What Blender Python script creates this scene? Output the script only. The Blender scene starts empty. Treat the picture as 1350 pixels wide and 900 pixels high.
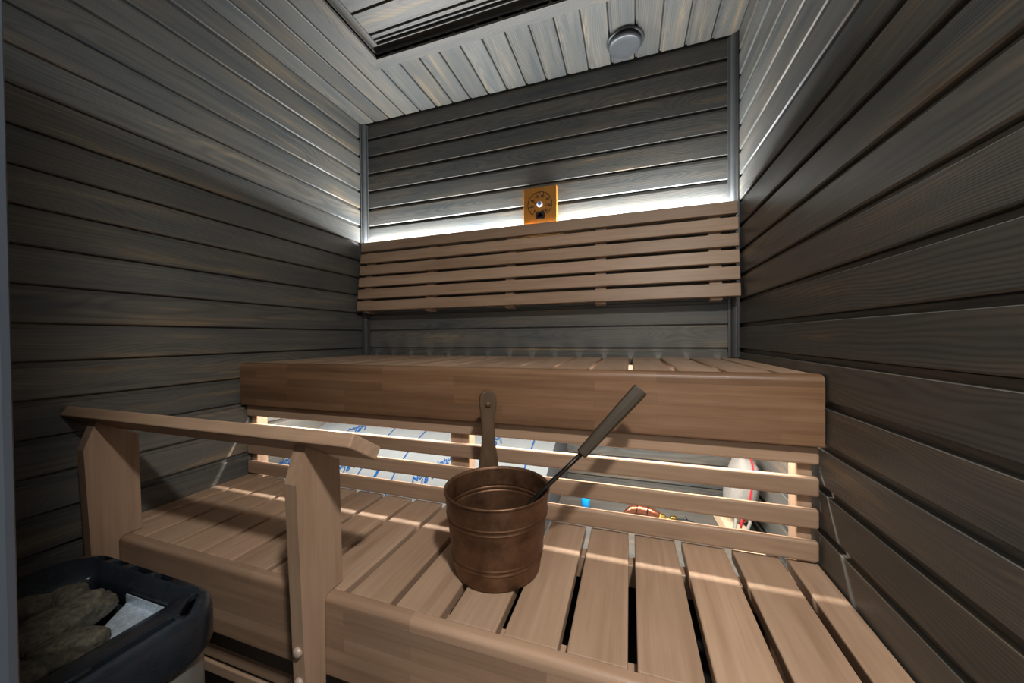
import bpy, bmesh, math, random
from mathutils import Vector, Matrix, noise as mnoise
random.seed(7)
scn = bpy.context.scene
COL = scn.collection

# ------------------------------------------------------------------ room sizes (metres)
W, H = 1.8565, 2.19          # width, soffit height; back wall at y = 0, room runs to y = -1.6
YF = -1.60                   # inner face of the front wall
PITCH = 0.0985               # cladding board pitch
ZL, ZU = 0.45, 0.89          # bench tops

# ================================================================== materials
def new_mat(name):
    m = bpy.data.materials.new(name); m.use_nodes = True
    nt = m.node_tree
    for n in list(nt.nodes): nt.nodes.remove(n)
    out = nt.nodes.new('ShaderNodeOutputMaterial')
    b = nt.nodes.new('ShaderNodeBsdfPrincipled')
    nt.links.new(b.outputs[0], out.inputs[0])
    return m, nt, b

class NT:
    def __init__(s, nt): s.nt = nt
    def n(s, t, **kw):
        nd = s.nt.nodes.new(t)
        for k, v in kw.items(): setattr(nd, k, v)
        return nd
    def l(s, a, b): s.nt.links.new(a, b)
    def math(s, op, a, b=None, clamp=False):
        nd = s.n('ShaderNodeMath', operation=op); nd.use_clamp = clamp
        for i, v in enumerate((a, b)):
            if v is None: continue
            if isinstance(v, (int, float)): nd.inputs[i].default_value = v
            else: s.l(v, nd.inputs[i])
        return nd.outputs[0]
    def vmul(s, v, k):
        nd = s.n('ShaderNodeVectorMath', operation='MULTIPLY'); s.l(v, nd.inputs[0]); nd.inputs[1].default_value = k
        return nd.outputs[0]
    def noise(s, v, scale=1, detail=3, rough=.55):
        nd = s.n('ShaderNodeTexNoise'); s.l(v, nd.inputs['Vector'])
        nd.inputs['Scale'].default_value = scale; nd.inputs['Detail'].default_value = detail; nd.inputs['Roughness'].default_value = rough
        return nd.outputs['Fac']
    def ramp(s, f, stops, interp='LINEAR'):
        nd = s.n('ShaderNodeValToRGB'); nd.color_ramp.interpolation = interp; s.l(f, nd.inputs[0])
        e = nd.color_ramp.elements
        while len(e) < len(stops): e.new(0.5)
        for el, (p, c) in zip(e, stops):
            el.position = p; el.color = (c[0], c[1], c[2], 1) if not isinstance(c, (int, float)) else (c, c, c, 1)
        return nd.outputs[0]
    def mix(s, f, a, b, mode='MIX'):
        nd = s.n('ShaderNodeMix', data_type='RGBA', blend_type=mode)
        if isinstance(f, (int, float)): nd.inputs[0].default_value = f
        else: s.l(f, nd.inputs[0])
        for i, v in ((6, a), (7, b)):
            if isinstance(v, tuple): nd.inputs[i].default_value = (v[0], v[1], v[2], 1)
            else: s.l(v, nd.inputs[i])
        return nd.outputs[2]

def wood(name, tones, ring=.35, ringw=.006, rough=.5, bump=.25, board_var=.22, knots=True, glulam=False, spec=.4, dark=(.02, .014, .01), streak=.2, coat=0):
    """boards carry 'gco' (grain along x, metres, random offset per board) and 'rnd'."""
    m, nt, b = new_mat(name); T = NT(nt)
    at = T.n('ShaderNodeAttribute', attribute_name='gco').outputs['Vector']
    rn = T.n('ShaderNodeAttribute', attribute_name='rnd').outputs['Fac']
    # growth rings around a wandering pith
    warp = T.noise(T.vmul(at, (1.3, 5, 5)), 1, 2)
    sp = T.n('ShaderNodeSeparateXYZ'); T.l(at, sp.inputs[0])
    yy = T.math('ADD', sp.outputs[1], T.math('MULTIPLY', T.math('SUBTRACT', warp, .5), .15))
    zz = T.math('ADD', sp.outputs[2], T.math('MULTIPLY', T.math('SUBTRACT', warp, .5), .06))
    d = T.math('SQRT', T.math('ADD', T.math('MULTIPLY', yy, yy), T.math('MULTIPLY', zz, zz)))
    rg = T.math('SINE', T.math('MULTIPLY', d, 2*math.pi/ringw))
    rg = T.math('MULTIPLY', T.math('ADD', rg, 1), .5)
    rg = T.math('POWER', rg, 1.6)
    fine = T.noise(T.vmul(at, (5, 260, 260)), 1, 3)
    mid = T.noise(T.vmul(at, (3.2, 48, 48)), 1, 4, .6)
    low = T.noise(T.vmul(at, (1.7, 15, 15)), 1, 3)
    f = T.math('ADD', T.math('MULTIPLY', low, .52), T.math('MULTIPLY', mid, .48))
    col = T.ramp(f, [(.30 + .4*i/(len(tones)-1), t) for i, t in enumerate(tones)])
    g = T.math('ADD', T.math('MULTIPLY', rg, ring), T.math('MULTIPLY', fine, streak))
    gv = T.math('SUBTRACT', 1 + ring*.35 + streak*.5, g)
    v = T.math('MULTIPLY', gv, T.math('ADD', 1 - board_var/2, T.math('MULTIPLY', rn, board_var)))
    if glulam:
        br = T.n('ShaderNodeTexBrick'); br.offset = .37; br.squash = 1
        mp = T.n('ShaderNodeCombineXYZ')
        T.l(sp.outputs[0], mp.inputs[0]); T.l(sp.outputs[2], mp.inputs[1])
        T.l(mp.outputs[0], br.inputs['Vector'])
        br.inputs['Scale'].default_value = 1; br.inputs['Brick Width'].default_value = .42; br.inputs['Row Height'].default_value = .027
        br.inputs['Mortar Size'].default_value = .0006; br.inputs['Mortar Smooth'].default_value = 1
        br.inputs['Color1'].default_value = (.82, .82, .82, 1); br.inputs['Color2'].default_value = (1.14, 1.14, 1.14, 1)
        br.inputs['Mortar'].default_value = (.7, .7, .7, 1)
        bw = T.n('ShaderNodeRGBToBW'); T.l(br.outputs['Color'], bw.inputs[0])
        v = T.math('MULTIPLY', v, bw.outputs[0])
    cv = T.n('ShaderNodeCombineXYZ')
    for i in range(3): T.l(v, cv.inputs[i])
    col = T.mix(1.0, col, cv.outputs[0], 'MULTIPLY')
    if knots:
        vo = T.n('ShaderNodeTexVoronoi'); T.l(T.vmul(at, (1.7, 7.5, 7.5)), vo.inputs['Vector']); vo.inputs['Scale'].default_value = 1
        kd = T.math('ADD', vo.outputs['Distance'], T.math('MULTIPLY', T.math('SUBTRACT', mid, .5), .06))
        kf = T.ramp(kd, [(.03, 1.0), (.075, 0.0)])
        col = T.mix(T.math('MULTIPLY', kf, .75), col, dark)
    T.l(col, b.inputs['Base Color'])
    rr = T.math('ADD', rough - .06, T.math('MULTIPLY', mid, .12)); T.l(rr, b.inputs['Roughness'])
    b.inputs['Specular IOR Level'].default_value = spec
    bp = T.n('ShaderNodeBump'); bp.inputs['Strength'].default_value = bump; bp.inputs['Distance'].default_value = .0006
    T.l(T.math('ADD', T.math('MULTIPLY', rg, -.6), fine), bp.inputs['Height']); T.l(bp.outputs[0], b.inputs['Normal'])
    return m

M = {}
GREY_T = [(.060, .070, .075), (.091, .095, .091), (.122, .114, .099), (.235, .178, .110)]
M['grey'] = wood('grey_stained_spruce', GREY_T, ring=.26, ringw=.0056, rough=.42, bump=.16, board_var=.35, spec=.45, dark=(.105, .075, .045), streak=.28)
ALD = [(.265, .168, .106), (.36, .24, .160), (.42, .293, .205)]
M['alder'] = wood('heat_treated_alder', ALD, ring=.055, ringw=.016, rough=.46, bump=.10, board_var=.24, knots=False, streak=.26)
M['glulam_brown_shaded'] = wood('laminated_brown_alder_shaded', [(.118, .060, .029), (.172, .093, .049), (.225, .130, .074)], ring=.05, ringw=.016, rough=.45, bump=.1, board_var=.05, knots=False, glulam=True, streak=.25)  # laminated alder again, browner, with the upper front board's shade put into the colour
M['glulam'] = wood('laminated_alder', [(.235, .145, .092), (.31, .20, .132), (.37, .25, .172)], ring=.05, ringw=.016, rough=.45, bump=.1, board_var=.05, knots=False, glulam=True, streak=.2)
M['board'] = wood('raw_pine', [(.55, .40, .26), (.63, .48, .33), (.7, .55, .4)], ring=.15, rough=.6, knots=False)
M['ladlewood'] = wood('dark_oiled_wood', [(.030, .020, .012), (.046, .032, .019), (.065, .047, .029)], ring=.3, ringw=.004, rough=.5, bump=.3, knots=False, streak=.4)
M['handlewood'] = wood('worn_handle_wood', [(.062, .035, .016), (.088, .052, .026), (.118, .073, .04)], ring=.2, ringw=.005, rough=.5, bump=.2, knots=False, streak=.3)
M['plate'] = wood('amber_pine', [(.42, .165, .022), (.48, .20, .03), (.53, .235, .042)], ring=.12, ringw=.008, rough=.4, knots=False, bump=.1)

def plain(name, col, rough=.5, metal=0, noise_amt=0, nscale=20, bump=0, spec=.5, col2=None):
    m, nt, b = new_mat(name); T = NT(nt)
    b.inputs['Metallic'].default_value = metal; b.inputs['Roughness'].default_value = rough
    b.inputs['Specular IOR Level'].default_value = spec
    tc = T.n('ShaderNodeTexCoord').outputs['Object']
    nf = T.noise(tc, nscale, 6, .68)
    c2 = col2 or tuple(min(1, c*(1+noise_amt)) for c in col)
    c1 = tuple(c*(1-noise_amt) for c in col) if col2 is None else col
    T.l(T.ramp(nf, [(.3, c1), (.7, c2)]), b.inputs['Base Color'])
    T.l(T.math('ADD', rough-.05, T.math('MULTIPLY', nf, .1)), b.inputs['Roughness'])
    if bump:
        bp = T.n('ShaderNodeBump'); bp.inputs['Strength'].default_value = bump; bp.inputs['Distance'].default_value = .002
        T.l(nf, bp.inputs['Height']); T.l(bp.outputs[0], b.inputs['Normal'])
    return m
M['trim'] = plain('grey_trim_paint', (.062, .066, .068), .35, 0, .12, 30)
M['copper'] = plain('aged_copper', (.075, .038, .021), .46, .72, 0, 22, .2, col2=(.215, .115, .064))
M['copper_dark'] = plain('dull_copper_rim', (.26, .125, .062), .38, .9, .2, 40)
M['black_steel'] = plain('black_enamel', (.019, .025, .034), .28, .3, .25, 25, .03)
M['slot'] = plain('slot_black', (.003, .003, .003), .7)
M['steel'] = plain('brushed_steel', (.20, .195, .185), .38, .8, .15, 12)
M['galv'] = plain('galvanised_sheet', (.34, .43, .52), .32, .5, 0, 160, .5, col2=(.75, .85, .95))
M['stone'] = plain('sauna_stone', (.022, .020, .015), .75, 0, 0, 110, 1.0, col2=(.165, .15, .11))
M['dark_iron'] = plain('blackened_iron', (.03, .025, .022), .4, .8, .3, 40)
M['bolt'] = plain('pale_bolt_cap', (.42, .33, .27), .4, .1, .08, 40)
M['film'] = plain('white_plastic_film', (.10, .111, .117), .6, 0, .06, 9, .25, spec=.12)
M['blue_ink'] = plain('blue_print', (.002, .035, .13), .85, 0, .05, spec=.04)
M['wool'] = plain('dark_grey_wool', (.05, .055, .06), .9, 0, .4, 60, .5)
M['blue_plastic'] = plain('blue_plastic', (.005, .32, .85), .35, 0, .03)
M['brass'] = plain('brass', (.60, .40, .11), .28, 1, .15, 40)
M['bright_copper'] = plain('copper_pipe', (.52, .20, .12), .3, .9, .25, 60)
M['canvas'] = plain('white_canvas', (.22, .215, .20), .9, 0, .08, 90, .3)
M['red'] = plain('red_stripe', (.45, .015, .03), .8, 0, .1)
M['dark_plastic'] = plain('dark_plastic', (.02, .025, .025), .45, 0, .2)
M['vent'] = plain('grey_painted_metal', (.080, .086, .092), .38, .3, .08, 20)
M['black_ink'] = plain('black_print', (.018, .012, .008), .5)
M['hub_white'] = plain('white_enamel', (.5, .51, .55), .4)
M['hub_blue'] = plain('dark_blue_enamel', (.05, .06, .16), .3)
M['floor'] = plain('dark_floor_tile', (.035, .035, .036), .5, 0, .2, 6)
M['jamb'] = plain('blue_grey_door_paint', (.040, .050, .066), .45, 0, .05, 10)
M['hallwall'] = plain('hall_plaster', (.55, .54, .52), .8, 0, .03, 8)
M['alu'] = plain('aluminium_channel', (.6, .6, .6), .35, .9, .05)
def glass():
    m = bpy.data.materials.new('clear_glass'); m.use_nodes = True; nt = m.node_tree
    for n in list(nt.nodes): nt.nodes.remove(n)
    o = nt.nodes.new('ShaderNodeOutputMaterial'); t = nt.nodes.new('ShaderNodeBsdfTransparent'); g = nt.nodes.new('ShaderNodeBsdfGlossy'); x = nt.nodes.new('ShaderNodeMixShader'); f = nt.nodes.new('ShaderNodeFresnel')
    t.inputs[0].default_value = (.93, .96, .95, 1); g.inputs['Roughness'].default_value = .02
    nt.links.new(f.outputs[0], x.inputs[0]); nt.links.new(t.outputs[0], x.inputs[1]); nt.links.new(g.outputs[0], x.inputs[2]); nt.links.new(x.outputs[0], o.inputs[0]); return m
M['glass'] = glass()
def emit(name, col, s):
    m = bpy.data.materials.new(name); m.use_nodes = True; nt = m.node_tree
    for n in list(nt.nodes): nt.nodes.remove(n)
    o = nt.nodes.new('ShaderNodeOutputMaterial'); e = nt.nodes.new('ShaderNodeEmission')
    e.inputs[0].default_value = (*col, 1); e.inputs[1].default_value = s; nt.links.new(e.outputs[0], o.inputs[0]); return m

# ================================================================== mesh building
AX = {'x': 0, 'y': 1, 'z': 2}
class MB:
    def __init__(s): s.v = []; s.f = []; s.g = []; s.r = []; s.sm = []
    def add(s, verts, faces, grain='x', rnd=None, mat=None, smooth=False, local=None):
        """verts in local coords (local used for grain), mat transforms them into place"""
        r = random.random() if rnd is None else rnd
        off = Vector((random.uniform(0, 40), random.uniform(-.05, .05), random.uniform(.0, .06)))
        gi = AX[grain]; o = len(s.v)
        oi = [(1, 2), (2, 0), (0, 1)][gi]
        for i, p in enumerate(verts):
            p = Vector(p); q = p
            s.g.append(Vector((q[gi], q[oi[0]], q[oi[1]])))
            s.r.append(r)
            s.v.append(mat @ p if mat else p)
        c = Vector((0, 0, 0)); n = len(verts)
        for i in range(o, o+n): c += s.g[i]/n
        for i in range(o, o+n): s.g[i] = s.g[i] - c + off
        for f in faces: s.f.append([i+o for i in f]); s.sm.append(smooth)
        return s
    def bm_add(s, bm, **kw):
        bm.verts.index_update()
        return s.add([v.co.copy() for v in bm.verts], [[v.index for v in f.verts] for f in bm.faces], **kw)
    def box(s, x0, x1, y0, y1, z0, z1, bev=0, seg=1, **kw):
        bm = bmesh.new(); bmesh.ops.create_cube(bm, size=1)
        for v in bm.verts:
            v.co = Vector(((x0+x1)/2 + v.co.x*(x1-x0), (y0+y1)/2 + v.co.y*(y1-y0), (z0+z1)/2 + v.co.z*(z1-z0)))
        if bev: bmesh.ops.bevel(bm, geom=list(bm.edges), offset=bev, segments=seg, affect='EDGES', profile=.5)
        s.bm_add(bm, **kw); bm.free(); return s
    def prism(s, poly, axis, a, b, **kw):
        """poly: 2-D points in the plane across axis. axis x -> (y,z), y -> (x,z), z -> (x,y)"""
        n = len(poly); vs = []
        for t in (a, b):
            for p, q in poly:
                vs.append({'x': (t, p, q), 'y': (p, t, q), 'z': (p, q, t)}[axis])
        fs = [[i, (i+1) % n, n+(i+1) % n, n+i] for i in range(n)] + [list(range(n))[::-1], list(range(n, 2*n))]
        bm = bmesh.new()
        bv = [bm.verts.new(v) for v in vs]
        for f in fs: bm.faces.new([bv[i] for i in f])
        bmesh.ops.recalc_face_normals(bm, faces=bm.faces)
        s.bm_add(bm, **kw); bm.free(); return s
    def lathe(s, prof, seg=48, **kw):
        """prof: list of (r,z); revolve about z"""
        vs = []; fs = []; n = len(prof); ring = []
        for r, z in prof:
            if r < 1e-6: ring.append([len(vs)]); vs.append((0, 0, z))
            else:
                ring.append(list(range(len(vs), len(vs)+seg)))
                for k in range(seg): vs.append((r*math.cos(2*math.pi*k/seg), r*math.sin(2*math.pi*k/seg), z))
        for A, B in zip(ring[:-1], ring[1:]):
            for k in range(seg):
                a = A[k % len(A)]; b = A[(k+1) % len(A)]; c = B[(k+1) % len(B)]; d = B[k % len(B)]
                q = []
                for i in (a, b, c, d):
                    if i not in q: q.append(i)
                if len(q) > 2: fs.append(q)
        kw.setdefault('smooth', True)
        return s.add(vs, fs, **kw)
    def tube(s, pts, rad, seg=12, **kw):
        """swept round section; rad number or list"""
        pts = [Vector(p) for p in pts]; n = len(pts)
        R = rad if isinstance(rad, (list, tuple)) else [rad]*n
        vs = []; fs = []; up = None
        for i, p in enumerate(pts):
            t = (pts[min(i+1, n-1)] - pts[max(i-1, 0)]).normalized()
            if up is None:
                up = Vector((0, 0, 1)) if abs(t.z) < .9 else Vector((1, 0, 0))
            a = t.cross(up).normalized(); up = a.cross(t).normalized()
            for k in range(seg):
                th = 2*math.pi*k/seg
                vs.append(p + (a*math.cos(th) + up*math.sin(th))*R[i])
        for i in range(n-1):
            for k in range(seg):
                fs.append([i*seg+k, i*seg+(k+1) % seg, (i+1)*seg+(k+1) % seg, (i+1)*seg+k])
        fs.append(list(range(seg))[::-1]); fs.append(list(range((n-1)*seg, n*seg)))
        kw.setdefault('smooth', True)
        return s.add(vs, fs, **kw)
    def build(s, name, mat, parent=None, flip=True):
        me = bpy.data.meshes.new(name)
        me.from_pydata([tuple(v) for v in s.v], [], s.f)
        me.update()
        bm = bmesh.new(); bm.from_mesh(me); bmesh.ops.recalc_face_normals(bm, faces=bm.faces); bm.to_mesh(me); bm.free()
        a = me.attributes.new('gco', 'FLOAT_VECTOR', 'POINT'); a.data.foreach_set('vector', [c for g in s.g for c in g])
        a = me.attributes.new('rnd', 'FLOAT', 'POINT'); a.data.foreach_set('value', s.r)
        me.polygons.foreach_set('use_smooth', s.sm)
        me.materials.append(M[mat] if isinstance(mat, str) else mat)
        o = bpy.data.objects.new(name, me); COL.objects.link(o)
        if parent is not None: o.parent = parent; o.matrix_parent_inverse = parent.matrix_basis.inverted()
        return o

def thing(name, label, cat, loc=(0, 0, 0), group=None):
    o = bpy.data.objects.new(name, None); COL.objects.link(o); o.location = loc
    o.empty_display_size = .05
    o['label'] = label; o['category'] = cat
    if group: o['group'] = group
    return o
def tag(o, label, cat, group=None):
    o['label'] = label; o['category'] = cat
    if group: o['group'] = group
    return o
def struct(o): o['kind'] = 'structure'; return o
def origin_to(o, loc):
    d = Vector(loc) - o.location
    o.data.transform(Matrix.Translation(-d)); o.location = Vector(loc); return o

# ================================================================== the room
GW = .008      # half groove
GD = .0115     # groove depth
def clad_profile(zb, zt, d0=0.0):
    """board between zb and zt (its own groove tongue reaches up to zt+2*GW); (depth, z), room side = +depth"""
    return [(-.020, zb), (-.0034, zb), (0, zb+.0034), (0, zt-.0012), (-.0012, zt), (-GD, zt+.0005), (-GD, zt+2*GW-.0028), (-.0185, zt+2*GW-.0028), (-.0185, zt+2*GW), (-.020, zt+2*GW)]
def clad_wall(b, place, axis, a0, a1, z0=0.0, z1=H):
    zc = [2.105 - PITCH*k for k in range(-1, 23)]
    for up, lo in zip(zc[:-1], zc[1:]):
        zt, zb = up-GW, lo+GW
        if zb > z1: continue
        zt2 = min(zt, z1); 
        prof = clad_profile(max(zb, z0-.05), zt) if zt <= z1 else [(-.02, zb), (-.0025, zb), (0, zb+.0025), (0, z1), (-.02, z1)]
        if zt < z0: continue
        b.prism([place(d, z) for d, z in prof], axis, a0, a1, grain=axis)
b = MB(); clad_wall(b, lambda d, z: (-d, z), 'x', -.02, W+.02)
b.box(-.1, W+.1, .018, .10, -.06, 2.32, grain='x'); struct(b.build('wall_back', 'grey'))
b = MB(); clad_wall(b, lambda d, z: (d, z), 'y', YF-.14, 0.0)
b.box(-.10, -.018, -1.75, .10, -.06, 2.32, grain='y'); struct(b.build('wall_left', 'grey'))
b = MB(); clad_wall(b, lambda d, z: (W-d, z), 'y', YF-.14, 0.0)
b.box(W+.018, W+.10, -1.75, .10, -.06, 2.32, grain='y'); struct(b.build('wall_right', 'grey'))

# ceiling: soffit boards along y with a shallow raised field
OX0, OX1, OY0, OY1 = .412, 1.56, -1.42, -.385
ZR = 2.222
b = MB()
gx = [.093 + .0983*k for k in range(-1, 19)]
def ceil_board(x0, x1, y0, y1, left_tongue=True):
    g = .006; dd = .006
    prof = [(x0, H+.018), (x0+.0048, H+.018), (x0+.0048, H+dd), (x0+2*g, H+dd), (x0+2*g, H+.002), (x0+2*g+.002, H), (x1-.002, H), (x1, H+.002), (x1, H+.02), (x0, H+.02)]
    if not left_tongue: prof = [(x0, H), (x1-.002, H), (x1, H+.002), (x1, H+.02), (x0, H+.02)]
    b.prism(prof, 'y', y0, y1, grain='y')
for xa, xb in zip(gx[:-1], gx[1:]):
    x0, x1 = max(xa-.006, -.01), min(xb-.006, W+.01)
    rnds = random.random()
    if x1 <= OX0+.001 or x0 >= OX1: ceil_board(x0, x1, YF-.1, -.015)
    else:
        ceil_board(x0, x1, OY1, -.015); ceil_board(x0, x1, YF-.1, OY0)
        if x0 < OX0: ceil_board(x0, OX0, OY0, OY1)
        if x1 > OX1: ceil_board(OX1, x1, OY0, OY1, False)
# raised field, boards along x
y = OY1 - .024; k = 0
ys = [(y-.017, y), (y-.042, y-.017)]; y -= .042
while y > OY0+.024:
    y2 = max(y-.0983, OY0+.024); ys.append((y2, y)); y = y2
for y2, y1_ in ys:
    prof = [(y1_, ZR+.007), (y1_-.012, ZR+.007), (y1_-.012, ZR), (y2, ZR), (y2, ZR+.02), (y1_, ZR+.02)]
    b.prism(prof, 'x', OX0-.01, OX1+.01, grain='x')
b.box(-.1, W+.1, -1.75, .1, ZR+.022, ZR+.08, grain='x')
# upstands of the recess
b.box(OX0-.02, OX0, OY0, OY1, H+.001, ZR+.02, grain='y'); b.box(OX1, OX1+.02, OY0, OY1, H+.001, ZR+.02, grain='y')
b.box(OX0-.02, OX1+.02, OY1, OY1+.02, H+.001, ZR+.02, grain='x'); b.box(OX0-.02, OX1+.02, OY0-.02, OY0, H+.001, ZR+.02, grain='x')
struct(b.build('ceiling', 'grey'))
# architrave around the recess (mitred), and the bead under the raised boards
def mitre(b, x0, x1, y0, y1, w, z0, z1):
    """frame with inner rectangle x0..x1,y0..y1 and width w outward"""
    o = [(x0-w, y0-w), (x1+w, y0-w), (x1+w, y1+w), (x0-w, y1+w)]; i_ = [(x0, y0), (x1, y0), (x1, y1), (x0, y1)]
    for k in range(4):
        q = [o[k], o[(k+1) % 4], i_[(k+1) % 4], i_[k]]
        b.prism(q, 'z', z0, z1, grain='x' if k % 2 == 0 else 'y')
b = MB(); mitre(b, OX0, OX1, OY0, OY1, .050, H-.009, H+.002)
struct(b.build('trim_1', 'grey'))
b = MB()
mitre(b, OX0+.024, OX1-.024, OY0+.024, OY1-.024, .0245, ZR-.004, ZR+.004)
mitre(b, OX0+.003, OX1-.003, OY0+.003, OY1-.003, .0035, H+.010, H+.016)
struct(b.build('trim_2', 'grey'))
# corner mouldings
def corner(name, sx, xw):
    b = MB(); r = .024
    pts = [(xw, -.0005), (xw+sx*.034, -.0005), (xw+sx*.034, -.006), (xw+sx*.026, -.008)]
    for k in range(7):
        t = k/6*math.pi/2
        pts.append((xw+sx*(.006 + .019*math.cos(t)), -(.008 + .017*math.sin(t))))
    pts += [(xw+sx*.006, -.030), (xw, -.030)]
    b.prism(pts, 'z', ZU+.003, H-.001, grain='z'); struct(b.build(name, 'trim'))
corner('trim_3', 1, .0005); corner('trim_4', -1, W-.0005)
# front wall with the doorway the photo is taken from
DX0 = 1.244; DZ = 2.15
b = MB(); b.box(-.1, W+.1, -1.74, YF, DZ, 2.32, grain='x'); b.box(-.1, DX0-.036, -1.74, YF, -.06, DZ, grain='z'); struct(b.build('wall_front', 'grey'))
b = MB(); b.box(DX0-.035, DX0, -1.745, YF+.0020, 0, DZ+.0, .003, 2, grain='z'); struct(b.build('trim_5', 'jamb'))
b = MB(); b.box(-.1, W+.1, -3.2, .1, -.10, 0, grain='x'); struct(b.build('floor', 'floor'))

# ================================================================== benches
GX0 = 1.4425; GP = .1138; SG = .015
def bench_slats(y0, y1, ztop, thick=.026):
    b = MB(); ks = list(range(-13, 5)); gs = sorted(GX0 + GP*k for k in ks)
    gs = [g for g in gs if .02 < g < W-.02]
    ed = [.004] + gs + [W-.004]
    for i, (a, c) in enumerate(zip(ed[:-1], ed[1:])):
        x0 = a + (SG/2 if i else 0); x1 = c - (SG/2 if i < len(ed)-2 else 0)
        if x1-x0 < .012: continue
        b.box(x0, x1, y0, y1, ztop-thick, ztop, .003, 2, grain='y')
    return b
def nose_board(yf, yb, z0, z1, r, a0, a1):
    pts = [(yb, z0), (yf+.004, z0), (yf+.001, z0+.001), (yf, z0+.004)]
    for k in range(9):
        t = k/8*math.pi/2
        pts.append((yf + r - r*math.cos(t), z1 - r + r*math.sin(t)))
    pts.append((yb, z1))
    b = MB(); b.prism(pts, 'x', a0, a1, grain='x'); 
    return b
ub = thing('upper_bench', 'upper sauna bench of pale slats with a deep laminated front board, under the backrest', 'bench', (W/2, -.35, ZU))
bench_slats(-.655, -.014, ZU).build('slatted_seat', 'alder', ub)
nose_board(-.693, -.659, .729, ZU+.0015, .017, .004, W-.004).build('front_board', 'glulam_brown_shaded', ub)
b = MB()
for yy in (-.60, -.10): b.box(.006, W-.006, yy-.02, yy+.02, ZU-.026-.06, ZU-.026, .002, 1, grain='x')
b.build('bearer', 'alder', ub)

lb = thing('lower_bench', 'lower sauna bench of gapped slats with a bullnosed front board, carrying the copper bucket', 'bench', (W/2, -.87, ZL))
bench_slats(-1.071, -.6575, ZL).build('slatted_seat', 'alder', lb)
nose_board(-1.0955, -1.0735, .285, ZL+.001, .012, .004, W-.004).build('front_board', 'glulam', lb)
b = MB()
for yy in (-1.045, -.74): b.box(.006, W-.006, yy-.018, yy+.018, ZL-.026-.055, ZL-.026, .002, 1, grain='x')
b.build('bearer', 'alder', lb)
b = MB()
for z0, z1 in ((.168, .1945), (.127, .155)):
    b.box(.006, W-.006, -1.055, -1.045, z0, z1, .003, 2, grain='x')
sk = b.build('kick_slats', 'alder', lb)
for xx in (.04, .93, 1.80): MB().box(xx-.02, xx+.02, -1.0445, -1.0, .002, ZL-.082, .002, 1, grain='z').build('support_leg', 'alder', lb)

# slatted screen between the benches
sc = thing('slat_screen', 'screen of four horizontal slats between lower and upper bench, lit from behind', 'slat screen', (W/2, -.66, ZL))
b = MB()
for k in range(4):
    zt = .7275 - .0745*k
    b.box(.005, W-.005, -.674, -.656, zt-(.0455 if k < 3 else .0475), zt - (.002 if k == 0 else 0), .0062, 3, grain='x')
b.build('slat_panel', 'alder', sc)
for x0, x1 in ((.006, .037), (.896, .962), (1.812, 1.844)):
    MB().box(x0, x1, -.6555, -.612, .001, ZU-.09, .002, 1, grain='z').build('stud', 'alder', sc)

# backrest, leaning off the wall
br = thing('backrest', 'slatted wooden backrest of six slats leaning out from the back wall', 'backrest', (W/2, -.03, 1.13))
yt, zt_, yb_, zb_ = -.050, 1.5145, -.096, 1.134
dv = Vector((0, yb_-yt, zb_-zt_)); Lb = dv.length; dv.normalize(); nv = Vector((0, -dv.z, dv.y)) * 1
if nv.y > 0: nv = -nv
Mb = Matrix(((1, 0, 0, 0), (0, nv.y, dv.y, yt), (0, nv.z, dv.z, zt_), (0, 0, 0, 1)))   # local: x, out, down
b = MB(); sl = .0515; gp = (Lb - 6*sl)/5
for k in range(6):
    a = k*(sl+gp); b.box(.024, W-.011, -.020, 0, a, a+sl, .0025, 2, grain='x', mat=Mb)
b.build('slat_panel', 'alder', br)
for xc in (.075, .465, .90, 1.32, 1.765):
    MB().prism([(-.0205, .014), (-.0205, Lb+.008), (-.060, Lb+.008), (-.048, .10), (-.029, .036), (-.0245, .030), (-.0245, .014)], 'x', xc-.022, xc+.022, grain='z', mat=Mb).build('batten', 'alder', br)

# ================================================================== hand rail
hr = thing('handrail', 'wooden handrail on two chamfered posts along the lower bench beside the stove', 'handrail', (.5, -1.12, .2))
def post_poly():
    p = [(-1.1405, .195), (-1.1585, .705), (-1.135, .7735), (-1.053, .7205), (-1.049, .4525), (-1.0815, .4525)]
    for k in range(7):
        t = k/6*math.pi/2
        p.append((-1.0845 - .0125*math.sin(t), .4395 + .0125*math.cos(t)))
    p += [(-1.097, .262)]
    return p
for x0 in (.098, .811):
    po = MB().prism(post_poly(), 'x', x0, x0+.030, grain='z').build('post', 'alder', hr)
    for z in (.374, .312):
        yb2 = -1.1405 - (z-.195)*.0353
        mb = Matrix.Translation((x0+.015, yb2+.0005, z)) @ Matrix.Rotation(math.radians(90), 4, 'X')
        bo = MB().lathe([(0.0098, 0), (.0098, .0035), (.0085, .006), (.005, .0078), (0, .0082)], 24, mat=mb).build('bolt', 'bolt', po)
        bo['label'] = 'pale domed bolt head'
rs = Vector((0, .087, -.056)).normalized(); rn = Vector((0, .541, .841))
Mr = Matrix(((1, 0, 0, 0), (0, rs.y, rn.y, -1.142), (0, rs.z, rn.z, .7782), (0, 0, 0, 1)))
MB().box(.004, .962, -.014, .072, .0005, .0275, .003, 2, grain='x', mat=Mr).build('rail', 'alder', hr)

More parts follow.
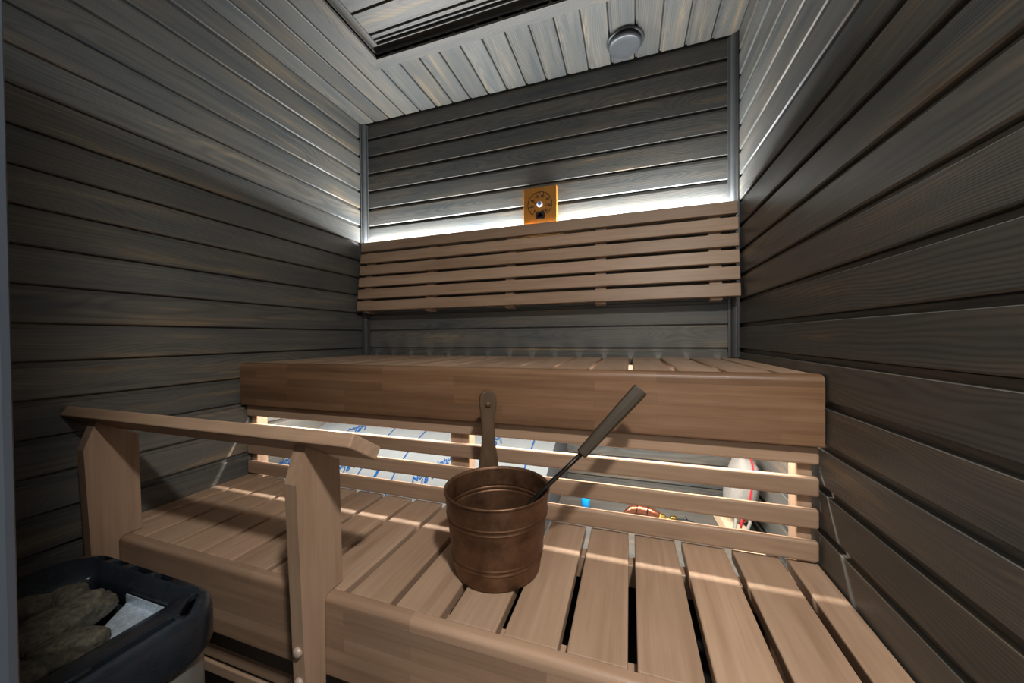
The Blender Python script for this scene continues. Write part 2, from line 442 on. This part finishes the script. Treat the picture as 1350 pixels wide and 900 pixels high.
# ================================================================== thermometer on the back wall
tx, tz = 1.038, 1.607
th = thing('thermometer', 'square wooden sauna thermometer on the back wall above the backrest', 'thermometer', (tx, -.004, tz))
MB().box(tx-.081, tx+.081, -.020, -.0005, tz-.086, tz+.086, .002, 2, grain='z').build('plate', 'plate', th)
def annulus_arc(b, cx, cz, r0, r1, a0, a1, y0, y1, n=40, **kw):
    vs = []; fs = []
    for i in range(n+1):
        a = a0 + (a1-a0)*i/n
        for r in (r0, r1):
            for yy in (y0, y1): vs.append((cx+r*math.cos(a), yy, cz+r*math.sin(a)))
    for i in range(n):
        q = i*4; p = q+4
        fs += [[q, p, p+2, q+2], [q+1, q+3, p+3, p+1], [q+2, p+2, p+3, q+3], [q, q+1, p+1, p]]
    fs += [[0, 2, 3, 1], [n*4, n*4+1, n*4+3, n*4+2]]
    b.add(vs, fs, **kw)
cz = tz+.004
b = MB(); a0, a1 = math.radians(232), math.radians(-52)
annulus_arc(b, tx, cz, .0575, .0605, a0, a1, -.0208, -.0198)
for k in range(15):
    a = a0 + (a1-a0)*k/14
    L = .012 if k % 2 == 0 else .006
    annulus_arc(b, tx, cz, .0585-L, .0585, a-.03, a+.03, -.0208, -.0198, 1)
ring = b.build('scale', 'black_ink', th)
def text_mesh(name, body, size, mat, matrix, parent, shear=0.0, warp=None, depth=.0003, bold=.0006):
    cu = bpy.data.curves.new(name, 'FONT'); cu.body = body; cu.size = size; cu.align_x = 'CENTER'; cu.align_y = 'CENTER'; cu.shear = shear
    cu.extrude = depth; cu.offset = bold; cu.resolution_u = 3
    o = bpy.data.objects.new(name, cu); COL.objects.link(o)
    bpy.context.view_layer.update()
    me = bpy.data.meshes.new_from_object(o.evaluated_get(bpy.context.evaluated_depsgraph_get()))
    bpy.data.objects.remove(o)
    me.transform(matrix)
    if warp:
        for v in me.vertices: v.co = warp(v.co)
    me.materials.clear(); me.materials.append(M[mat])
    o = bpy.data.objects.new(name, me); COL.objects.link(o); o.parent = parent; o.matrix_parent_inverse = parent.matrix_basis.inverted()
    return o
RX = Matrix.Rotation(math.radians(90), 4, 'X')
for k, s_ in enumerate(('0', '20', '40', '60', '80', '100', '120', '140')):
    a = a0 + (a1-a0)*k/7
    text_mesh('numeral', s_, .0165, 'black_ink', Matrix.Translation((tx+.0395*math.cos(a), -.0203, cz+.0395*math.sin(a))) @ RX, th)
a = a0 + (a1-a0)*1.75/7
dx, dz_ = math.cos(a), math.sin(a)
b = MB()
def flat_poly(b, pts, y0, y1, **kw): b.prism(pts, 'y', y0, y1, **kw)
flat_poly(b, [(tx-dz_*.005, cz+dx*.005), (tx+dz_*.005, cz-dx*.005), (tx+dx*.044, cz+dz_*.044)], -.0225, -.0212)
b.build('hand', 'black_ink', th)
mh = Matrix.Translation((tx, -.0205, cz)) @ Matrix.Rotation(math.radians(90), 4, 'X')
hub = MB().lathe([(.0135, 0), (.0135, .004), (.0105, .006), (0, .006)], 32, mat=mh).build('hub', 'hub_white', th)
MB().lathe([(.0088, .0055), (.0088, .0072), (0, .0082)], 24, mat=mh).build('hub_screw', 'hub_blue', hub)
# dark two-leaf mark under the dial
b = MB()
def leaf(cx, cz2, h, w, tilt):
    pts = []
    for k in range(24):
        t = 2*math.pi*k/24
        px = w*math.sin(t)*(1 - .35*math.cos(t)); pz = -h*math.cos(t)
        c, s2 = math.cos(tilt), math.sin(tilt)
        pts.append((cx + px*c - pz*s2, cz2 + px*s2 + pz*c))
    flat_poly(b, pts, -.0209, -.0197)
leaf(tx-.010, tz-.048, .019, .012, -.35); leaf(tx+.013, tz-.048, .021, .0125, .25); leaf(tx+.001, tz-.053, .012, .012, 0)
b.build('emblem', 'black_ink', th)['label'] = 'dark flame-like mark on the plate'

# ================================================================== ceiling valve
vt = thing('ceiling_vent', 'round grey ventilation valve on the ceiling near the back wall', 'vent', (1.428, -.125, H))
mt = Matrix.Translation((1.428, -.125, H-.0005)) @ Matrix.Rotation(math.pi, 4, 'X')
MB().lathe([(.052, 0), (.073, 0), (.074, .003), (.072, .007), (.066, .010), (.060, .008), (.054, .004), (.052, 0)], 56, mat=mt).build('collar', 'vent', vt)
mt2 = Matrix.Translation((1.426, -.133, H-.001)) @ Matrix.Rotation(math.pi, 4, 'X')
MB().lathe([(.012, 0), (.012, .012), (.050, .012), (.062, .016), (.065, .023), (.0645, .027), (.060, .0315), (.055, .033), (.03, .0315), (0, .031)], 56, mat=mt2).build('disc', 'vent', vt)

# ================================================================== bucket and ladle
bx, by = 1.144, -.8897; rb, rt, hb = .0981, .1207, .1818
bk = thing('bucket', 'aged copper sauna bucket with an upright wooden handle on the lower bench', 'bucket', (bx, by, ZL))
outer = []
rib = {(.1375): 1, (.1275): 1, (.050): 1, (.040): 1}
N = 140
for i in range(N+1):
    z = .004 + (hb-.004)*i/N
    r = rb + (rt-rb)*(z/hb)**.85
    for zc in rib:
        r += .0019*math.exp(-((z-zc)/.0016)**2)
    outer.append((r, z))
prof = [(0, .006), (rb-.012, .006), (rb-.006, .001), (rb-.002, .0005), (rb, .003)] + outer
prof += [(rt+.0022, hb+.001), (rt+.0022, hb+.004), (rt, hb+.0055), (rt-.0025, hb+.004), (rt-.003, hb)]
for r, z in reversed(outer):
    if z > .010: prof.append((r-.003, z))
prof += [(rb-.004, .010), (0, .010)]
mt = Matrix.Translation((bx, by, ZL+.0005))
MB().lathe(prof, 96, mat=mt).build('pail', 'copper', bk)
# handle: flat paddle riveted to the back of the pail
ang = math.radians(121)
cdir = Vector((math.cos(ang), math.sin(ang), 0)); tdir = Vector((-math.sin(ang), math.cos(ang), 0))
hw = [(.560, .026), (.60, .0262), (.640, .0262), (.665, .0235), (.695, .0185), (.725, .0170), (.755, .0180), (.785, .0215), (.805, .0238), (.820, .0232), (.830, .0195), (.8365, .012), (.839, .0)]
pts = [(-w, z) for z, w in hw] + [(w, z) for z, w in reversed(hw[:-1])]
base = Vector((bx, by, 0)) + cdir*(rt+.002)
n = len(pts); vs = []
def lean(z): return .006*max(0, z-.64)/.2 - (max(0, (.632-z))*.124)
for d in (0.0, .013):
    for p, z in pts: vs.append(base + tdir*p + cdir*(d+lean(z)) + Vector((0, 0, z)))
bm = bmesh.new(); bv = [bm.verts.new(v) for v in vs]
bm.faces.new(bv[:n][::-1]); bm.faces.new(bv[n:])
for i in range(n): bm.faces.new([bv[i], bv[(i+1) % n], bv[n+(i+1) % n], bv[n+i]])
bmesh.ops.recalc_face_normals(bm, faces=bm.faces)
ed = [e for e in bm.edges if len(e.link_faces) == 2 and any(len(f.verts) > 6 for f in e.link_faces)]
bmesh.ops.bevel(bm, geom=ed, offset=.0035, segments=3, affect='EDGES', profile=.5)
hd = MB(); hd.bm_add(bm, grain='z'); bm.free()
hd = hd.build('handle', 'handlewood', bk)
pc = base + cdir*(-.001+lean(.80)) + Vector((0, 0, .802))
mp = Matrix.Translation(pc) @ cdir.to_track_quat('Z', 'Y').to_matrix().to_4x4() @ Matrix.Rotation(math.pi, 4, 'X')
MB().lathe([(.008, -.001), (.0078, .002), (.005, .004), (0, .0046)], 20, mat=mp).build('peg', 'handlewood', hd)
for zz in (.585, .615):
    pc = base + cdir*(.0125+lean(zz)) + Vector((0, 0, zz))
    mp = Matrix.Translation(pc) @ cdir.to_track_quat('Z', 'Y').to_matrix().to_4x4()
    MB().lathe([(.006, -.002), (.0058, .001), (.003, .003), (0, .0034)], 16, mat=mp).build('rivet', 'copper_dark', hd)

ld = thing('ladle', 'long ladle with a dark wooden grip leaning in the copper bucket', 'ladle', (1.16, -.90, ZL+.02))
pa = Vector((1.463, -.80, .860)); pb = Vector((1.334, -.8504, .7144)); pr = Vector((1.262, -.878, .6455))
pe = Vector((1.138, -.925, .5065))
dirv = (pa-pb).normalized()
side = dirv.cross(Vector((0, 1, 0))).normalized(); up2 = side.cross(dirv).normalized()
# tapered octagonal grip
vs = []; fs = []; st = [(0, .0095, .008), (.012, .0125, .010), (.35, .0145, .0115), (.8, .0168, .0125), (.985, .0175, .013), (1, .0165, .012)]
for t, wd, dp in st:
    c = pb + (pa-pb)*t
    for k in range(16):
        a = 2*math.pi*k/16
        ca, sa = math.cos(a), math.sin(a)
        e = .55
        vs.append(c + side*(wd*math.copysign(abs(ca)**e, ca)) + up2*(dp*math.copysign(abs(sa)**e, sa)))
for i in range(len(st)-1):
    for k in range(16): fs.append([i*16+k, i*16+(k+1) % 16, (i+1)*16+(k+1) % 16, (i+1)*16+k])
fs += [list(range(16))[::-1], list(range((len(st)-1)*16, len(st)*16))]
Rg = Matrix((dirv, side, up2)).to_4x4()
MB().add([Rg @ (v) for v in vs], fs, grain='x', mat=Rg.inverted()).build('grip', 'ladlewood', ld)
MB().tube([pb + dirv*.004, (pb+pr)/2, pr, (pr+pe)/2, pe], [.0055, .0052, .0055, .007, .009], 12).build('rod', 'dark_iron', ld)
mt = Matrix.Translation(pe + Vector((-.006, .004, -.030))) @ Matrix.Rotation(math.radians(-25), 4, 'Y')
MB().lathe([(0, 0), (.02, .002), (.034, .010), (.041, .024), (.0425, .034), (.0405, .034), (.039, .024), (.032, .012), (.019, .005), (0, .004)], 32, mat=mt).build('bowl', 'dark_iron', ld)

# ================================================================== stove
SX0, SX1, SY0, SY1 = .372, .788, -1.562, -1.240; SZ = .552
st_ = thing('sauna_stove', 'black-rimmed electric sauna stove full of stones in the near left corner', 'stove', ((SX0+SX1)/2, (SY0+SY1)/2, 0))
R = math.radians
def rrect(x0, x1, y0, y1, r, n=8):
    pts = []
    for cx, cy, a in ((x1-r, y1-r, 0), (x0+r, y1-r, 90), (x0+r, y0+r, 180), (x1-r, y0+r, 270)):
        for k in range(n+1):
            t = math.radians(a + 90*k/n); pts.append((cx+r*math.cos(t), cy+r*math.sin(t)))
    return pts
def loft(b, rings, close=False, smooth=True, **kw):
    """rings: list of (inset, z, radius)"""
    vs = []; fs = []; n = 36
    for rg_ in rings:
        ix, iy, z, r = rg_ if len(rg_) == 4 else (rg_[0], rg_[0], rg_[1], rg_[2])
        p = rrect(SX0+ix, SX1-ix, SY0+iy, SY1-iy, r, 8)
        n = len(p); vs += [(x, y, z) for x, y in p]
    m = len(rings)
    for i in range(m if close else m-1):
        j = (i+1) % m
        for k in range(n): fs.append([i*n+k, i*n+(k+1) % n, j*n+(k+1) % n, j*n+k])
    return b.add(vs, fs, smooth=smooth, **kw), n, m
# collar with real slots cut through
b = MB()
loft(b, [(.004, .474, .062), (.0, .482, .066), (.0, .524, .066), (.0015, .537, .065), (.005, .546, .063), (.010, .5505, .060), (.016, .5525, .056),
         (.024, .022, .5525, .048), (.040, .026, .5495, .036), (.070, .0305, .5405, .024), (.088, .034, .535, .016), (.093, .036, .530, .012), (.0945, .0375, .474, .012),
         (.0915, .0345, .474, .014), (.089, .0325, .526, .016), (.069, .0275, .534, .028), (.040, .0215, .5425, .040), (.022, .0175, .5455, .050), (.014, .5445, .056), (.009, .541, .059), (.0065, .53, .061), (.006, .474, .061)], close=True)
collar = b.build('collar', 'black_steel', st_)
cut = MB()
def slot(cx, cy, L, w, ang):
    pts = []
    for k in range(9): t = math.radians(-90 + 180*k/8); pts.append((L/2 - w/2 + w/2*math.cos(t), w/2*math.sin(t)))
    for k in range(9): t = math.radians(90 + 180*k/8); pts.append((-L/2 + w/2 + w/2*math.cos(t), w/2*math.sin(t)))
    c, s = math.cos(ang), math.sin(ang)
    cut.prism([(cx+p*c-q*s, cy+p*s+q*c) for p, q in pts], 'z', .505, .60)
slot(.7695, -1.356, .088, .0095, R(90))                      # long slot on the right side
slot(.7585, -1.2855, .050, .013, R(-46))                     # corner slot
for xx, L_ in ((.452, .036), (.505, .036), (.570, .056), (.636, .048)): slot(xx, SY1-.0155, L_, .012, 0)
slot(.7695, -1.48, .088, .0095, R(90))
cuto = cut.build('cutter', 'slot')
md = collar.modifiers.new('cut', 'BOOLEAN'); md.object = cuto; md.operation = 'DIFFERENCE'; md.solver = 'EXACT'
bpy.context.view_layer.update()
me = bpy.data.meshes.new_from_object(collar.evaluated_get(bpy.context.evaluated_depsgraph_get()))
collar.modifiers.clear(); collar.data = me; me.materials.clear(); me.materials.append(M['black_steel'])
for p in me.polygons: p.material_index = 0
bpy.data.objects.remove(cuto)
b = MB(); loft(b, [(.014, .04, .055), (.012, .05, .056), (.012, .469, .056), (.014, .469, .055), (.014, .05, .055)], close=True)
b.build('casing', 'steel', st_)
b = MB(); loft(b, [(.0965, .0395, .50, .012), (.098, .041, .30, .012), (.100, .043, .30, .011), (.0985, .0415, .50, .011)], close=True); b.build('stone_basket', 'slot', st_)
b = MB(); b.box(SX0+.101, SX1-.101, SY0+.044, SY1-.044, .29, .31); b.build('basket_floor', 'slot', st_)
# bright galvanised inner sheet in the far right corner
b = MB()
b.prism([(.575, -1.2785), (.6925, -1.2785), (.6925, -1.352), (.635, -1.352)], 'z', .506, .509); b.prism([(.575, -1.2785), (.6925, -1.2785), (.6925, -1.2805), (.575, -1.2805)], 'z', .509, .524)
b.build('inner_sheet', 'galv', st_)['label'] = 'bright galvanised sheet inside the rim'
for dx in (SX0+.05, SX1-.05):
    for dy in (SY0+.05, SY1-.05):
        MB().lathe([(0, 0), (.014, 0), (.014, .045), (0, .045)], 16, mat=Matrix.Translation((dx, dy, 0))).build('foot', 'black_steel', st_)

# stones
def stone(loc, size, rot, label, seed):
    bm = bmesh.new(); bmesh.ops.create_icosphere(bm, subdivisions=4, radius=1)
    rs_ = Vector((seed*3.1, seed*1.7, seed*.9))
    for v in bm.verts:
        p = v.co.normalized()
        f = 1 + .26*mnoise.noise(p*1.1+rs_) + .10*mnoise.noise(p*2.9+rs_) + .035*mnoise.noise(p*8+rs_)
        q = Vector((max(-.86, min(.9, p.x*f)), max(-.82, min(.85, p.y*f)), max(-.78, min(.82, p.z*f))))
        v.co = q
    e = Matrix.Rotation(rot[2], 4, 'Z') @ Matrix.Rotation(rot[1], 4, 'Y') @ Matrix.Rotation(rot[0], 4, 'X') @ Matrix.Diagonal((*size, 1))
    b = MB(); b.bm_add(bm, mat=e, smooth=True); bm.free()
    o = b.build('sauna_stone', 'stone'); o.location = loc
    tag(o, label, 'stone', 'stones heaped in the sauna stove'); return o
stone((.592, -1.362, .538), (.066, .036, .028), (R(8), R(-4), R(104)), 'longest grey-brown stone lying across the middle of the stove', 1.3)
stone((.652, -1.376, .528), (.046, .030, .024), (R(-8), R(-6), R(38)), 'greenish stone between the longest stone and the near right rim', 2.9)
stone((.495, -1.372, .537), (.034, .026, .022), (0, R(8), R(70)), 'small olive stone at the left end of the longest stone', 4.2)
stone((.502, -1.322, .524), (.030, .026, .026), (0, 0, R(-12)), 'dark stone behind the longest stone, near the back rim', 5.5)
stone((.548, -1.312, .520), (.034, .018, .024), (0, R(-14), R(25)), 'narrow dark stone standing against the back rim left of the bright sheet', 6.1)
stone((.500, -1.425, .515), (.026, .025, .024), (0, 0, R(15)), 'dim stone by the left rim of the stove, nearest the door frame', 7.7)
stone((.640, -1.432, .518), (.050, .028, .026), (0, R(5), R(25)), 'dark stone along the near front of the stove heap', 8.4)
stone((.650, -1.490, .490), (.030, .028, .026), (0, 0, R(40)), 'small dark stone in the near right corner of the stove', 9.9)
stone((.540, -1.420, .482), (.050, .034, .030), (0, 0, R(-20)), 'deep-lying dark stone under the left half of the heap', 11.2)
stone((.570, -1.350, .462), (.060, .034, .034), (0, 0, R(60)), 'buried black stone under the longest stone', 12.6)

# ================================================================== things stored under the upper bench
sh = MB(); sh.box(.006, W-.006, -.600, -.004, .285, .310, .002, 1, grain='x')
so = sh.build('storage_shelf', 'grey'); origin_to(so, (W/2, -.3, .275)); tag(so, 'grey board shelf behind the slat screen under the upper bench', 'shelf')
so2 = None
for xx in (.05, .93, 1.80):
    for yy in (-.575, -.03): MB().box(xx-.02, xx+.02, yy-.02, yy+.02, .001, .2845, .002, 1, grain='z').build('leg', 'alder', so)

prof = [(-.598, .3115), (-.595, .36), (-.56, .42), (-.525, .455), (-.45, .505), (-.32, .562), (-.15, .61), (-.02, .63)]
def spline(pts, n=6):
    out = []
    for i in range(len(pts)-1):
        p0 = Vector(pts[max(i-1, 0)]); p1 = Vector(pts[i]); p2 = Vector(pts[i+1]); p3 = Vector(pts[min(i+2, len(pts)-1)])
        for k in range(n):
            t = k/n
            out.append(.5*((2*p1) + (p2-p0)*t + (2*p0-5*p1+4*p2-p3)*t*t + (3*p1-p0-3*p2+p3)*t**3))
    out.append(Vector(pts[-1])); return out
sp_ = spline(prof); arc = [0]
for a, c in zip(sp_[:-1], sp_[1:]): arc.append(arc[-1] + (c-a).length)
def surf(x, y_, off=.0):
    """point on the film above depth y_"""
    for i in range(len(sp_)-1):
        a, c = sp_[i], sp_[i+1]
        if a[0] <= y_ <= c[0] or i == len(sp_)-2:
            t = (y_-a[0])/(c[0]-a[0]) if c[0] != a[0] else 0
            p = a + (c-a)*t; nn = Vector((-(c-a)[1], (c-a)[0])).normalized()
            return Vector((x, p[0]+nn[0]*off, p[1]+nn[1]*off + film_wave(x, y_)))
def film_wave(x, y_): return min(1, max(0, (y_+.585)/.06)) * (.0022*math.sin(x*21+y_*9) + .0015*math.sin(x*47-y_*31))
fw = thing('insulation_bale', 'insulation slab wrapped in white film with blue print, seen through the slat screen', 'insulation', (.58, -.3, .3115))
b = MB(); nx = 60; vs = []; fs = []
X0, X1 = .012, 1.163
for i in range(nx+1):
    x = X0 + (X1-X0)*i/nx
    for p in sp_: vs.append((x, p[0], p[1] + film_wave(x, p[0])))
ns = len(sp_)
for i in range(nx):
    for j in range(ns-1): fs.append([i*ns+j, (i+1)*ns+j, (i+1)*ns+j+1, i*ns+j+1])
b.add(vs, fs, smooth=True); b.build('film_cover', 'film', fw)
b = MB(); ins = [(p[0]+.003, p[1]-.006) for p in sp_ if p[0] < -.025] + [(-.022, .6), (-.022, .3115), (-.594, .3115)]
ins[0] = (-.594, .320)
b.prism(ins, 'x', X0+.003, X1-.001); b.build('slab', 'wool', fw)
def ink_line(x, y0, y1, w):
    pr_ = MB(); n = 14; vs = []; fs = []
    for k in range(n+1):
        yy = y0 + (y1-y0)*k/n
        vs += [surf(x-w/2, yy, .0016), surf(x+w/2, yy, .0016)]
    for k in range(n): fs.append([2*k, 2*k+1, 2*k+3, 2*k+2])
    pr_.add(vs, fs, smooth=True); pr_.build('printed_line', 'blue_ink', fw)
for x, w in ((.417, .005), (.579, .005), (1.078, .005), (.249, .003)): ink_line(x, -.575, -.12, w)
ink_line(.5, -.575, -.495, .011); ink_line(.5, -.26, -.15, .011)
def warp_to(xc, yc):
    def f(co):
        return surf(xc+co.x, max(-.594, min(-.03, yc+co.y)), .0018 + co.z)
    return f
for xc, yc in ((.225, -.322), (.752, -.452), (.697, -.508), (.336, -.508), (.900, -.322), (.03, -.52)):
    for k, tline in enumerate(('Nohur', '18 1')):
        mtx = Matrix.Rotation(R(38), 4, 'Z') @ Matrix.Translation((.012*k, -.026*k, 0))
        text_mesh('printed_text', tline, .031, 'blue_ink', mtx, fw, shear=.25, warp=warp_to(xc, yc), bold=.0006)

bp = MB(); bp.tube([(1.277, -.30, .3105), (1.277, -.30, .405)], .0165, 24)
o = bp.build('blue_pipe', 'blue_plastic'); origin_to(o, (1.277, -.30, .3105)); tag(o, 'short bright blue plastic pipe standing behind the lowest screen slat', 'pipe')

pv = thing('pipe_fitting', 'copper and brass pipe fitting lying behind the lowest screen slat', 'pipe fitting', (1.5, -.30, .3105))
path = [(1.4200, -.30, 0.3165), (1.4300, -.30, 0.3345), (1.4460, -.30, 0.3485), (1.4730, -.30, 0.3535), (1.5030, -.30, 0.3495), (1.5280, -.30, 0.3415), (1.5360, -.30, 0.3385)]
MB().tube(path, [.011, .013, .0155, .0175, .0170, .0145, .011], 16).build('copper_body', 'bright_copper', pv)
for xx, rr in ((1.460, .0185), (1.496, .018)):
    MB().tube([(xx-.001, -.30, .3530), (xx+.002, -.30, .3525)], rr, 16).build('band', 'dark_iron', pv)
MB().tube([(1.5340, -.30, 0.3390), (1.5400, -.30, 0.3370), (1.5520, -.30, 0.3335), (1.5570, -.30, 0.3315)], [.010, .0125, .0125, .009], 6, smooth=False).build('nut', 'brass', pv)
MB().tube([(1.5550, -.30, 0.3315), (1.5730, -.30, 0.3275), (1.5940, -.30, 0.3265)], [.006, .008, .010], 12).build('valve_body', 'brass', pv)
MB().lathe([(0, 0), (.010, 0), (.011, .004), (.011, .010), (.006, .013), (0, .013)], 16, mat=Matrix.Translation((1.5840, -.30, 0.3325))).build('valve_knob', 'brass', pv)
MB().tube([(1.5920, -.30, 0.3265), (1.6280, -.30, 0.3305), (1.6680, -.30, 0.3215)], [.010, .009, .006], 12).build('grip', 'dark_plastic', pv)
MB().tube([(1.6160, -.30, 0.3345), (1.6260, -.30, 0.3435)], [.004, .006], 10).build('lever', 'dark_plastic', pv)

ofc = MB(); ofc.box(-.031, .031, -.27, .20, 0, .042, .0015, 1, grain='y')
o = ofc.build('wood_offcut', 'board'); o.location = (1.768, -.300, .3108); o.rotation_euler = (0, 0, R(3)); tag(o, 'pale raw wood offcut lying behind the right end of the slat screen', 'wood offcut')

bg = thing('canvas_bag', 'rolled white canvas bag with red stripes on the wood offcut, right end behind the screen', 'bag', (1.795, -.27, .3535))
# soft roll along x
bm = bmesh.new(); bmesh.ops.create_uvsphere(bm, u_segments=40, v_segments=28, radius=1)
for v in bm.verts:
    p = v.co.copy(); e = .5
    q = Vector([math.copysign(abs(c)**e, c) for c in p]); q = q*.45 + p*.55*1.05
    q *= 1 + .06*mnoise.noise(p*2.1) + .025*mnoise.noise(p*6)
    v.co = Vector((q.z*.044, q.x*.066, q.y*.104))
mtb = Matrix.Translation((1.795, -.285, .4655)) @ Matrix.Rotation(R(8), 4, 'Y')
b = MB(); b.bm_add(bm, mat=mtb, smooth=True); bm.free(); b.build('bag_body', 'canvas', bg)
def stripe(xo):
    b = MB(); vs = []; fs = []
    n = 48
    for k in range(n+1):
        t = 2*math.pi*k/n; p0 = Vector((math.cos(t), math.sin(t), 0))
        q = Vector([math.copysign(abs(c)**.5, c) for c in p0])*.45 + p0*.55*1.05
        for dxx in (-.003, .003):
            vs.append((xo+dxx, q.x*.0680, q.y*.1065))
    for k in range(n): fs.append([2*k, 2*k+1, 2*k+3, 2*k+2])
    b.add(vs, fs, mat=mtb, smooth=True); return b.build('red_stripe', 'red', bg)
stripe(.008)
hp = [(1.768, -.345, .42), (1.758, -.37, .385), (1.752, -.385, .368), (1.765, -.40, .3620), (1.785, -.385, .368), (1.800, -.362, .385), (1.806, -.345, .42)]
MB().tube([(1.781, -.352, .42), (1.776, -.368, .395), (1.770, -.378, .372)], .003, 8).build('red_cord', 'red', bg)
MB().tube([tuple(v) for v in [(p[0], p[1], p[2]) for p in hp]], .005, 8).build('bag_handle', 'canvas', bg)

# ================================================================== lamps of the room
def strip(name, label, y, z, x0, x1, tilt):
    t = thing(name, label, 'light strip', ((x0+x1)/2, y, z))
    MB().box(x0, x1, y-.005, y+.005, z-.008, z-.001, .001, 1).build('channel', 'alu', t)
    return t
def area(name, loc, rot, sx, sy, power, col, spread=180):
    L = bpy.data.lights.new(name, 'AREA'); L.shape = 'RECTANGLE'; L.size = sx; L.size_y = sy; L.energy = power; L.color = col
    L.spread = R(spread)
    o = bpy.data.objects.new(name, L); COL.objects.link(o); o.location = loc; o.rotation_euler = rot; return o
strip('backrest_light_strip', 'thin light strip hidden behind the top of the backrest', -.0175, 1.5095, .10, W-.10, 0)
strip('bench_light_strip', 'thin light strip under the upper bench behind its front board', -.600, .792, .05, W-.05, 0)
LED = (.96, .985, 1.0)
# up-light behind the backrest
a1_ = area('led_up', (W/2, -.0175, 1.5110), (R(196), 0, 0), W-.06, .007, 15.5, LED)
# under the bench: shining down and back
a2_ = area('led_under', (W/2, -.600, .7815), (0, 0, 0), W-.02, .008, 11.0, (1.0, .95, .87))
a3_ = area('led_back', (W/2, -.5935, .786), (R(90), 0, 0), W-.02, .008, 11.0, (1.0, .96, .90))
# lamp of the washroom outside the doorway
hall = bpy.data.lights.new('washroom_lamp', 'AREA'); hall.shape = 'DISK'; hall.size = .12; hall.energy = 24; hall.color = (1, .95, .89)
ho = bpy.data.objects.new('washroom_lamp', hall); COL.objects.link(ho)
ho.location = (1.785, -1.825, 2.05); ho.rotation_euler = (0, 0, 0)

wd = bpy.data.worlds.new('washroom_ambience'); scn.world = wd; wd.use_nodes = True
wd.node_tree.nodes['Background'].inputs[0].default_value = (1.0, .95, .88, 1); wd.node_tree.nodes['Background'].inputs[1].default_value = .7

# ================================================================== camera
cx_, cy_, czz = 1.44108, -1.65797, .98176; yaw, pit, rol = -.322791, -.011621, -.008739; fpx = 465.523
cyw, syw = math.cos(yaw), math.sin(yaw); cp, sp2 = math.cos(pit), math.sin(pit)
f_ = Vector((syw*cp, cyw*cp, sp2)); r_ = Vector((cyw, -syw, 0)); u_ = r_.cross(f_)
c, s = math.cos(rol), math.sin(rol)
r2 = r_*c + u_*s; u2 = u_*c - r_*s
cam = bpy.data.cameras.new('camera'); cam.sensor_width = 36; cam.sensor_fit = 'HORIZONTAL'; cam.lens = fpx*36/1350; cam.clip_start = .01
co = bpy.data.objects.new('camera', cam); COL.objects.link(co)
co.matrix_world = Matrix(((r2.x, u2.x, -f_.x, cx_), (r2.y, u2.y, -f_.y, cy_), (r2.z, u2.z, -f_.z, czz), (0, 0, 0, 1)))
scn.camera = co

vs_ = scn.view_settings; vs_.view_transform = 'Standard'; vs_.look = 'None'; vs_.gamma = 1; vs_.use_curve_mapping = False; vs_.exposure = 0.6
scn.cycles.max_bounces = 12; scn.cycles.diffuse_bounces = 8
